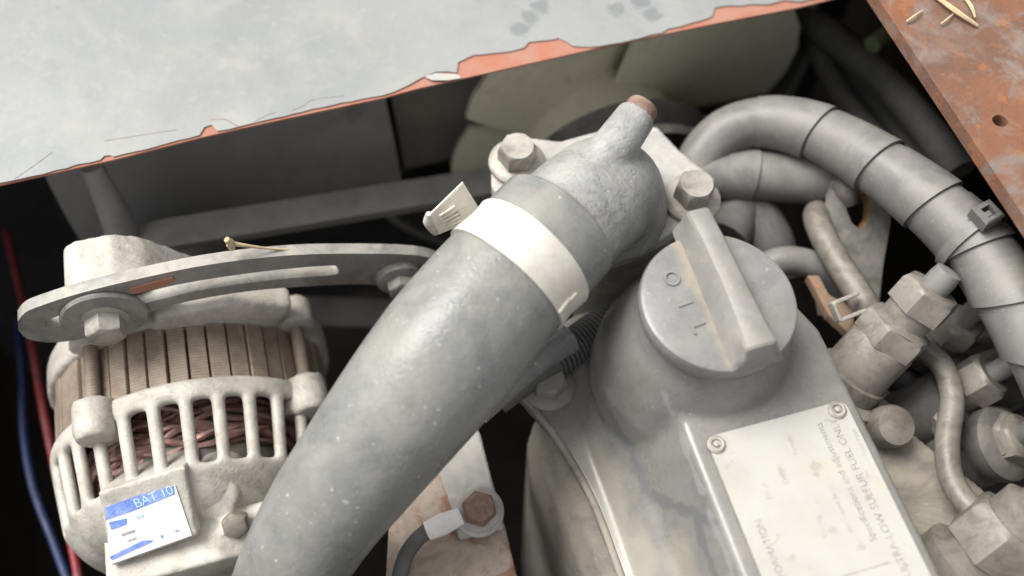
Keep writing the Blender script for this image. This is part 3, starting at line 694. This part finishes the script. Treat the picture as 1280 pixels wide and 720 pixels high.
h = root('water_pump', 'dark round pump pulley in front of the cream fan', 'pump', E(FC[0], .095, -.15))
m = MB(); m.lathe(E(FC[0], .083, FC[1]), Dd, [(.0, .012), (.035, .0125), (.049, .012), (.052, .010), (.0545, .002), (.0570, .0), (.0580, .002), (.0580, .005), (.048, .012), (.058, .019), (.058, .022), (.02, .023)], 64)
put('pulley_wheel', m, MAT['darksteel'], h)
m = MB(); m.lathe(E(FC[0], .04, FC[1]), Dd, [(.03, 0), (.028, .03), (.018, .04), (.018, .06)], 32); put('pump_body', m, MAT['head'], h)
h = root('cooling_fan', 'cream plastic cooling fan under the hood edge', 'fan', E(FC[0], .14, -.21))
m = MB(); m.lathe(E(FC[0], .110, FC[1]), Dd, [(.0, 0), (.040, .0005), (.044, .003), (.044, .045), (.03, .05)], 48); put('hub', m, MAT['fan'], h)
for k, (ang, half) in enumerate(((36, 46), (112, 46), (186, 22), (232, 24), (285, 28), (332, 24))):
    rg = []
    for i in range(9):
        f_ = i / 8; r_ = .040 + f_ * ((.083, .056, .045, .06, .07, .08)[k]); row = []
        for j in range(9):
            g = j / 8 * 2 - 1; t = R(ang + g * half * (1 - .12 * f_)); rr_ = r_ - .012 * f_ * g * g
            row.append((t, rr_, .132 - .008 * g * (1 - .3 * f_) + .005 * g * g))
        rg.append(row)
    top_ = [[E(FC[0] + math.cos(t) * r_, b, FC[1] + math.sin(t) * r_) for t, r_, b in row] for row in rg]
    low_ = [[E(FC[0] + math.cos(t) * r_, b + .003, FC[1] + math.sin(t) * r_) for t, r_, b in row] for row in rg]
    m = MB(); m.loft([a_ + b_[::-1] for a_, b_ in zip(top_, low_)]); put('blade', m.mesh('blade'), MAT['fan'], h)
h = root('fan_shroud', 'dark grey plastic fan shroud in the shade behind the belt', 'shroud', E(0, .19, -.3))
m = MB(); rg = []
for i in range(49):
    t = R(148 + 244 * i / 48); u = (math.cos(t), math.sin(t))
    rg.append([E(FC[0] + u[0] * r_, b, FC[1] + u[1] * r_) for r_, b in ((.134, .150), (.138, .150), (.138, .20), (.134, .20))])
m.loft(rg); put('shroud_ring', m.mesh('shroud_ring'), MAT['shroud'], h)
m = MB(); m.box(E(-.02, .215, -.165), Cc * .62, Dd * .006, Zz * .33); put('back_panel', m, MAT['black'], h)
for nm, a0_, a1_, dd_ in (('side_cowl', -.20, -.026, 0), ('cowl_section', -.022, .052, .016)):
    rg = []
    for i in range(15):
        t = math.pi / 2 * i / 14; q = [(.205 + dd_ - .062 * math.sin(t) - e * math.sin(t), -.006 - .105 * (1 - math.cos(t)) - e * math.cos(t)) for e in (0, .003)]
        rg.append([E(a0_, *q[0]), E(a1_, *q[0]), E(a1_, *q[1]), E(a0_, *q[1])])
    m = MB(); m.loft(rg); put(nm, m.mesh(nm), MAT['shroud' if dd_ == 0 else 'cowl'], h)
m = MB(); m.tube([PB(112, 205, .11), PB(130, 240, .11), PB(150, 285, .11), PB(160, 320, .11)], [.005, .006, .008, .008], 10, 4)
put('grey_strap', m, MAT['vbelt'], None, 'dim grey strap hanging below the hood edge', 'strap')

# ------------------------------------------------------------------ wires at the left
W = [('red_wire', 'red', [(8, 290), (22, 350), (38, 420), (52, 500), (72, 600), (92, 690), (104, 760)], -.12, .0023, 'red insulated wire hanging left of the alternator'),
     ('blue_wire', 'blue', [(22, 400), (28, 470), (30, 540), (42, 610), (68, 680), (90, 740)], -.13, .0024, 'dark blue insulated wire hanging left of the alternator')]
for n_, mt, pts, z, r_, lb in W:
    m = MB(); m.tube([P(x, y, z - .0002 * i * i) for i, (x, y) in enumerate(pts)], r_, 10, 6); put(n_, m, MAT[mt], None, lb, 'wire')

# ------------------------------------------------------------------ wrapped hoses at the right
def wrapped(name, label, pts, rad, turns, loc, over=.0012, seg=20):
    h = root(name, label, 'hose', loc)
    path = catmull(pts, 12); n = len(path); rr_ = [lerp_list(rad, i / (n - 1)) for i in range(n)]
    m = MB(); m.loft(rings(path, rr_, 28)); put('inner_hose', m, MAT['loom'], h)
    fr_ = frames_along(path)
    for (s0, s1, tilt, th) in turns:
        i0_, i1_ = s0 * (n - 1), s1 * (n - 1); ro = []; ri = []
        K = 9
        for k in range(K + 1):
            f_ = k / K; u = i0_ + (i1_ - i0_) * f_; row = []; rw = []
            for j in range(28):
                a_ = 2 * math.pi * j / 28
                uu = min(max(u + tilt * math.cos(a_ + th), 0), n - 1.001); q = int(uu); g = uu - q
                p_ = path[q].lerp(path[q + 1], g); x, y, t = fr_[q]; x2, y2, _ = fr_[q + 1]
                x = x.lerp(x2, g); y = y.lerp(y2, g); r_ = rr_[q] + (rr_[q + 1] - rr_[q]) * g
                e = .0003 + over * (.25 + 1.15 * f_)
                dr = (x * math.cos(a_) + y * math.sin(a_))
                row.append(p_ + dr * (r_ + e)); rw.append(p_ + dr * (r_ - .0003))
            ro.append(row); ri.append(rw)
        m = MB(); m.loft([ri[0]] + ro + [ri[-1]], caps=False); put('wrap_turn', m.mesh('wrap_turn'), MAT['loom'], h)
    return h, path, rr_
lp = [P(866, 226, -.034), P(882, 190, -.026), P(915, 162, -.018), P(965, 153, -.012), P(1028, 168, -.004), P(1100, 208, .004), P(1166, 256, .009), P(1222, 310, .010), P(1266, 374, .009), P(1304, 440, .005), P(1340, 520, -.006)]
h, path, rr_ = wrapped('wrapped_hose', 'large grey hose in spiral wrap arching beside the rusty rail', lp, [.0112, .0113, .0115, .0117, .0119, .0122, .0126, .0128, .0128, .0128, .0128],
    ((.26, .392, 1.5, 2.4), (.400, .498, 1.0, 2.6), (.507, .600, 1.2, 2.6), (.612, .70, 2.0, 2.6), (.725, .80, 3.0, 2.6), (.815, .90, 3.0, 2.6)), lp[5], .0009)
def cable_tie(label, path, rr_, k, extra, headang, tilt=0):
    fr_ = frames_along(path); c = path[k]; x, y, t = fr_[k]; r_ = rr_[k] + extra
    h = root('cable_tie', label, 'cable tie', c)
    rg = []
    for j in range(41):
        a_ = 2 * math.pi * j / 40; u = x * math.cos(a_) + y * math.sin(a_); sh = t * (tilt * math.cos(a_))
        rg.append([c + sh + u * r_ - t * .0022, c + sh + u * r_ + t * .0022, c + sh + u * (r_ + .0012) + t * .0022, c + sh + u * (r_ + .0012) - t * .0022])
    m = MB(); m.loft(rg, caps=False); put('strap_loop', m.mesh('strap_loop'), MAT['loom'], h)
    u = x * math.cos(headang) + y * math.sin(headang); s_ = t.cross(u); o = c + t * (tilt * math.cos(headang)) + u * (r_ + .0018)
    m = MB(); q = .0043
    outer = [(-q, -q), (q, -q), (q, q), (-q, q)]; inn = [(-.0022, -.002), (.0022, -.002), (.0022, .002), (-.0022, .002)]
    def at(p, hgt): return o + t * p[0] + s_ * p[1] + u * hgt
    m.loft([[at(p, -.001) for p in outer], [at(p, .0042) for p in outer], [at(p, .0050) for p in [(a * .85, b * .85) for a, b in outer]], [at(p, .0050) for p in inn], [at(p, .001) for p in inn]])
    put('head', m.mesh('head'), MAT['loom'], h)
    m = MB(); m.box(o + u * .0022 + t * .0004, t * .0022, s_ * .0024, u * .003); put('pawl', m, MAT['steel'], h)
nn = len(path)
best = min(range(nn), key=lambda i: (path[i] - P(1226, 296, .010)).length)
x, y, t = frames_along(path)[best]; tv = (P(1228, 273, path[best].z + .0150) - path[best]); ha_ = math.atan2(tv.dot(y), tv.dot(x))
cable_tie('grey cable tie with square head around the large wrapped hose', path, rr_, best, .0016, ha_, .001)
lp2 = [P(840, 236, -.036), P(880, 222, -.032), P(930, 219, -.030), P(985, 221, -.029), P(1034, 222, -.029), P(1080, 226, -.034)]
h, path2, rr2 = wrapped('wrapped_hose', 'shorter wrapped grey hose running level beneath the large one', lp2, [.0108, .0110, .0112, .0112, .0112, .0112], ((.30, .44, 1.2, 2.0), (.45, .80, .6, 2.6)), lp2[2], .0010)
k2 = min(range(len(path2)), key=lambda i: (path2[i] - P(1036, 222, -.029)).length)
x, y, t = frames_along(path2)[k2]; tv = (P(1030, 200, -.012) - path2[k2]); cable_tie('small black cable tie at the end of the level wrapped hose', path2, rr2, k2, .0006, math.atan2(tv.dot(y), tv.dot(x)))

# lifting eye
h = root('lifting_eye', 'grey steel lifting eye with yellow rust in its hole', 'bracket', PB(1065, 380, -.002))
LO, LN = P(1075, 262, -.026), E(0, -.55, .83).normalized()
def PL(x, y): return on(x, y, LO, LN)
op = [(1040, 250), (1042, 225), (1055, 212), (1078, 212), (1100, 228), (1113, 252), (1113, 280), (1104, 330), (1098, 385), (1030, 395), (1022, 350), (1032, 300), (1036, 280)]
hp_ = [(1058, 262), (1060, 246), (1070, 238), (1082, 240), (1088, 252), (1087, 272), (1080, 285), (1073, 286), (1064, 278)]
bm = bmesh.new(); loops = []
for sh in (0, .006):
    O_ = [bm.verts.new(PL(x, y) - LN * sh) for x, y in op]; I_ = [bm.verts.new(PL(x, y) - LN * sh) for x, y in hp_]
    es = [bm.edges.new((L[i], L[(i + 1) % len(L)])) for L in (O_, I_) for i in range(len(L))]
    bmesh.ops.triangle_fill(bm, use_beauty=True, use_dissolve=False, edges=es); loops.append((O_, I_))
A_, B_ = loops[0][0], loops[1][0]
for i in range(len(A_)): j = (i + 1) % len(A_); bm.faces.new((A_[i], A_[j], B_[j], B_[i]))
bmesh.ops.recalc_face_normals(bm, faces=bm.faces)
me = bpy.data.meshes.new('eye_plate'); bm.to_mesh(me); bm.free(); put('eye_plate', me, MAT['arm'], h)
m = MB(); m.loft([[PL(x, y) - LN * sh for x, y in hp_] for sh in (0, .006)], caps=False); put('hole_rim', m.mesh('hole_rim'), MAT['ochre'], h)
m = MB(); m.tube([PL(1046, 226) + LN * .001, PL(1054, 240) + LN * .003, PL(1062, 254) + LN * .001], [.004, .0044, .003], 12, 4); put('hook_end', m, MAT['steel'], h)

# small return pipe, behind-cap hose, clip
m = MB(); m.tube([P(1030, 262, -.05), P(1020, 268, -.030), P(1028, 294, -.024), P(1052, 335, -.022), P(1076, 372, -.021), P(1092, 398, -.024)], .0058, 14, 6)
put('return_pipe', m, MAT['steel'], None, 'bent cream grey return pipe in front of the lifting eye', 'pipe')
m = MB(); m.tube([P(940, 345, -.040), P(970, 328, -.034), P(1000, 327, -.034), P(1030, 340, -.038), P(1050, 370, -.05)], .0066, 14, 6)
put('bypass_hose', m, MAT['loom'], None, 'small dim grey hose peeking out behind the oil cap', 'hose')
m = MB(); m.tube([P(905, 300, -.045), P(930, 262, -.045), P(960, 300, -.05), P(970, 350, -.06)], .012, 14, 6)
put('rubber_elbow', m, MAT['belt'], None, 'dark rubber elbow between the oil cap and the level hose', 'hose')
m = MB(); o = P(1060, 384, -.014); cx = (P(1086, 372, -.014) - P(1046, 388, -.014)).normalized(); cz = E(.1, -.4, .9).normalized(); cy = cz.cross(cx).normalized()
for u, v, a_, b_ in ((-.0062, 0, .0016, .0085), (0, .0038, .0125, .0016), (0, -.0038, .0125, .0016)): m.box(o + cx * u + cy * v, cx * a_, cy * b_, cz * .004)
put('hose_clip', cast(m, .0004, 1), MAT['boltsteel'], None, 'small pale spring clip at the foot of the return pipe', 'clip')
m = MB(); m.prism([P(x, y, -.036) for x, y in ((1005, 352), (1020, 352), (1032, 376), (1064, 392), (1062, 430), (1030, 400))], Zz * .006)
put('rusty_tab', cast(m, .0008, 3), MAT['rustorange'], None, 'rusty orange tab between the oil cap and the injector', 'bracket')

# ------------------------------------------------------------------ injector
i0v, i1v = P(1062, 474, -.036), P(1188, 338, .012); ia = (i1v - i0v).normalized(); iL = (i1v - i0v).length
h = root('fuel_injector', 'stout grey injector with two hex nuts beside the rocker cover', 'injector', i0v)
def st(f_): return i0v + ia * (iL * f_)
m = MB(); m.lathe(st(0), ia, [(.0150, -.014), (.0150, iL * .06), (.0136, iL * .07), (.0136, iL * .36), (.0128, iL * .38)], 36); put('body', m, MAT['steel'], h)
m = MB(); m.hexa(st(.37), ia, .0150, iL * .17, cham=.2); m.lathe(st(.53), ia, [(.0128, 0), (.0100, .002), (.0100, iL * .16)], 28); put('hex_body', m.mesh('hex_body'), MAT['steel'], h)
m = MB(); m.hexa(st(.66), ia, .0128, iL * .19, cham=.2); put('union_nut', m.mesh('union_nut'), MAT['steel'], h)
m = MB(); m.lathe(st(.83), ia, [(.0058, 0), (.0058, iL * .10), (.0052, iL * .16), (.003, iL * .17)], 20); put('pipe_stub', m, MAT['loom'], h)
m = MB(); m.lathe(st(0) - ia * .004, ia, [(.0195, -.012), (.0195, -.001), (.017, .001)], 36); put('seat', m, MAT['head'], h)

# ------------------------------------------------------------------ pump unions and steel pipes at the right edge
U = [((1198, 408, -.030), (1226, 380, -.012), .0100, 'pipe nut nearest the injector with a grey pipe stub'),
     ((1228, 474, -.034), (1290, 440, -.016), .0108, 'middle pipe nut below the large wrapped hose'),
     ((1264, 548, -.040), (1310, 530, -.020), .0112, 'lowest pipe nut, seated on a dark round pump barrel')]
for k, (c0, c1_, r_, lb) in enumerate(U):
    a0, a1 = P(*c0), P(*c1_); ax = (a1 - a0).normalized()
    h = root('pipe_union', lb, 'pipe fitting', a0 - ax * .03, 'injection pump unions')
    m = MB(); m.hexa(a0 - ax * .006, ax, r_, .011, cham=.22); put('nut', m.mesh('nut'), MAT['steel'], h)
    m = MB(); m.lathe(a0, ax, [(.0046, 0), (.0046, max((a1 - a0).length, .02)), (.004, max((a1 - a0).length, .02) + .001)], 18); put('pipe_stub', m, MAT['loom'], h)
    m = MB(); m.lathe(a0 - ax * .006, -ax, [(r_ * .9, 0), (r_ * .9, .006), (r_ * 1.25, .008), (r_ * 1.3, .05)], 30); put('barrel', m, MAT['darksteel'], h)
m = MB(); m.tube([P(1128, 440, -.05), P(1150, 436, -.036), P(1178, 458, -.030), P(1190, 500, -.029), P(1184, 555, -.030), P(1192, 605, -.030), P(1226, 650, -.028)], .0048, 14, 8)
put('fuel_pipe', m, MAT['steel'], None, 'curved cream grey steel fuel pipe looping below the injector', 'pipe')
a0, a1 = P(1196, 712, -.040), P(1290, 640, -.012); ax = (a1 - a0).normalized()
h = root('fuel_union', 'large cream hex union at the lower right edge', 'pipe fitting', a0)
m = MB(); m.lathe(a0, ax, [(.017, -.02), (.017, .006), (.0135, .008), (.0135, .016)], 32); put('body', m, MAT['steel'], h)
m = MB(); m.hexa(a0 + ax * .013, ax, .0165, .017, cham=.2); put('nut', m.mesh('nut'), MAT['steel'], h)
m = MB(); m.lathe(a0 + ax * .028, ax, [(.012, 0), (.012, .01), (.008, .012), (.008, .05)], 24); put('pipe_stub', m, MAT['steel'], h)
m = MB(); m.box(E(.195, -.095, -.12), Cc * .09, Dd * .13, Zz * .10); put('injection_pump', cast(m, .003, 4), MAT['darksteel'], None, 'dark oily injection pump body under the pipe nuts', 'pump')
m = MB(); m.tube([P(1120, 470, -.06), P(1142, 486, -.056), P(1162, 490, -.056), P(1180, 500, -.062)], .0075, 14, 6); put('rubber_boot', m, MAT['black'], None, 'black rubber boot in the gap behind the fuel pipe', 'boot')

# ------------------------------------------------------------------ centre bottom: rusty bracket, earth wire
h = root('rusty_bracket', 'rust spotted tan steel bracket under the coolant hose', 'bracket', P(560, 720, -.08))
m = MB(); m.prism([P(x, y, -.074) for x, y in ((488, 645), (560, 545), (596, 540), (626, 640), (662, 790), (480, 790))], Zz * .004); put('base_plate', m.mesh('base_plate', bevel=.0008), MAT['rustplate'], h)
m = MB(); m.prism([P(x, y, -.0685) for x, y in ((536, 560), (585, 520), (600, 545), (612, 592), (630, 662), (574, 676), (566, 640), (552, 600))], Zz * .003); put('strap_plate', m.mesh('strap_plate', bevel=.0006), MAT['plate_grey'], h)
o = P(598, 640, -.0655); ax = E(.05, -.1, 1).normalized(); m = MB(); m.lathe(o, ax, [(.0108, 0), (.0108, .0016), (.0102, .002), (.0090, .0022), (.0090, .0036), (.007, .004)], 32); put('washer', m, MAT['plate_grey'], h)
m = MB(); m.hexa(o + ax * .0035, ax, .0074, .007, cham=.3); put('bolt', m.mesh('bolt'), MAT['rustbolt'], h)
h = root('earth_wire', 'grey wire with a white crimp sleeve bolted to the rusty bracket', 'wire', P(545, 660, -.066))
m = MB(); m.tube([P(535, 663, -.0625), P(520, 676, -.0625), P(506, 698, -.064), P(498, 735, -.068), P(495, 790, -.075)], .0034, 12, 6); put('insulation', m, MAT['belt'], h)
m = MB(); m.tube([P(534, 664, -.0625), P(554, 655, -.0615), P(576, 645, -.0615)], [.0040, .0046, .0036], 14, 4); put('crimp_sleeve', m, MAT['white'], h)

# corrugated conduit between hose and cover
h = root('corrugated_conduit', 'dark corrugated conduit between the hose and rocker cover', 'conduit', P(730, 430, -.05))
cp = catmull([P(620, 500, -.040), P(660, 470, -.036), P(710, 438, -.034), P(750, 410, -.036), P(800, 375, -.044)], 10)
m = MB(); m.loft(rings(cp, [.0068] * len(cp), 18)); put('core', m, MAT['belt'], h)
fr_ = frames_along(cp)
for k in range(17, 34):
    x, y, t = fr_[k]; m = MB(); m.lathe(cp[k], t, [(.0066, -.0009), (.0084, -.0005), (.0084, .0005), (.0066, .0009)], 20, caps=False); put('corrugation', m, MAT['belt'], h)
m = MB(); m.tube([P(596, 514, -.030), P(636, 478, -.028), P(676, 446, -.027), P(712, 424, -.028)], [.0062, .0062, .0062, .0066], 18, 6); put('smooth_sleeve', m, MAT['hose'], h)

# ------------------------------------------------------------------ dim cables at the top right
C3 = [([(985, 5), (1040, 45), (1100, 95), (1150, 150), (1200, 215)], -.05, .0085, 'thickest dim grey cable passing under the rusty rail'),
      ([(1010, 40), (1030, 80), (1060, 130), (1110, 190)], -.07, .0060, 'thin dim cable left of the thickest cable'),
      ([(1055, 80), (1090, 120), (1130, 170), (1170, 230)], -.08, .0130, 'broad dark hose between the two dim cables')]
for pts, z, r_, lb in C3:
    m = MB(); m.tube([P(x, y, z) for x, y in pts], r_, 14, 6); put('cable', m, MAT['belt'], None, lb, 'cable', 'dim cables behind the wrapped hoses')
m = MB(); m.tube([P(1090, 56, -.02), P(1108, 42, -.02), P(1125, 30, -.02)], .0045, 12, 4); put('green_sleeve', m, MAT['green'], None, 'short olive green sleeve poking out under the rail', 'sleeve')

h = root('pump_bracket', 'blue grey pressed bracket standing behind the curved fuel pipe', 'bracket', P(1172, 520, -.06))
m = MB(); m.prism([P(x, y, -.045) for x, y in ((1158, 470), (1172, 478), (1186, 530), (1184, 548), (1170, 540), (1164, 505))], Zz * -.004); put('web_plate', m.mesh('web_plate', bevel=.0006), MAT['arm'], h)
m = MB(); m.hexa(P(1176, 528, -.045), Zz, .0045, .004); put('bolt', m.mesh('bolt'), MAT['steel'], h)
a0 = P(1222, 560, -.055); ax = E(.35, -.25, .9).normalized()
h = root('delivery_valve', 'dark ribbed pump valve holder behind the curved fuel pipe', 'valve', a0)
m = MB(); m.lathe(a0, ax, [(.0165, -.03), (.0165, .0), (.0150, .002), (.0150, .006), (.0160, .008), (.0160, .014), (.012, .017)], 30); put('holder', m, MAT['darksteel'], h)
m = MB(); m.hexa(a0 + ax * .015, ax, .0105, .008, cham=.25); put('nut', m.mesh('nut'), MAT['steel'], h)
m = MB(); m.tube([P(1120, 400, -.055), P(1150, 420, -.046), P(1190, 440, -.045), P(1230, 430, -.05), P(1275, 420, -.06)], .0032, 12, 6)
put('leak_off_line', m, MAT['steel'], None, 'thin steel line passing behind the injector and pipe nuts', 'pipe')
m = MB(); m.tube([P(1175, 575, -.05), P(1205, 555, -.045), P(1240, 525, -.043), P(1290, 500, -.045)], .0016, 8, 6)
put('thin_cable', m, MAT['black'], None, 'thin black cable crossing behind the curved fuel pipe', 'cable')
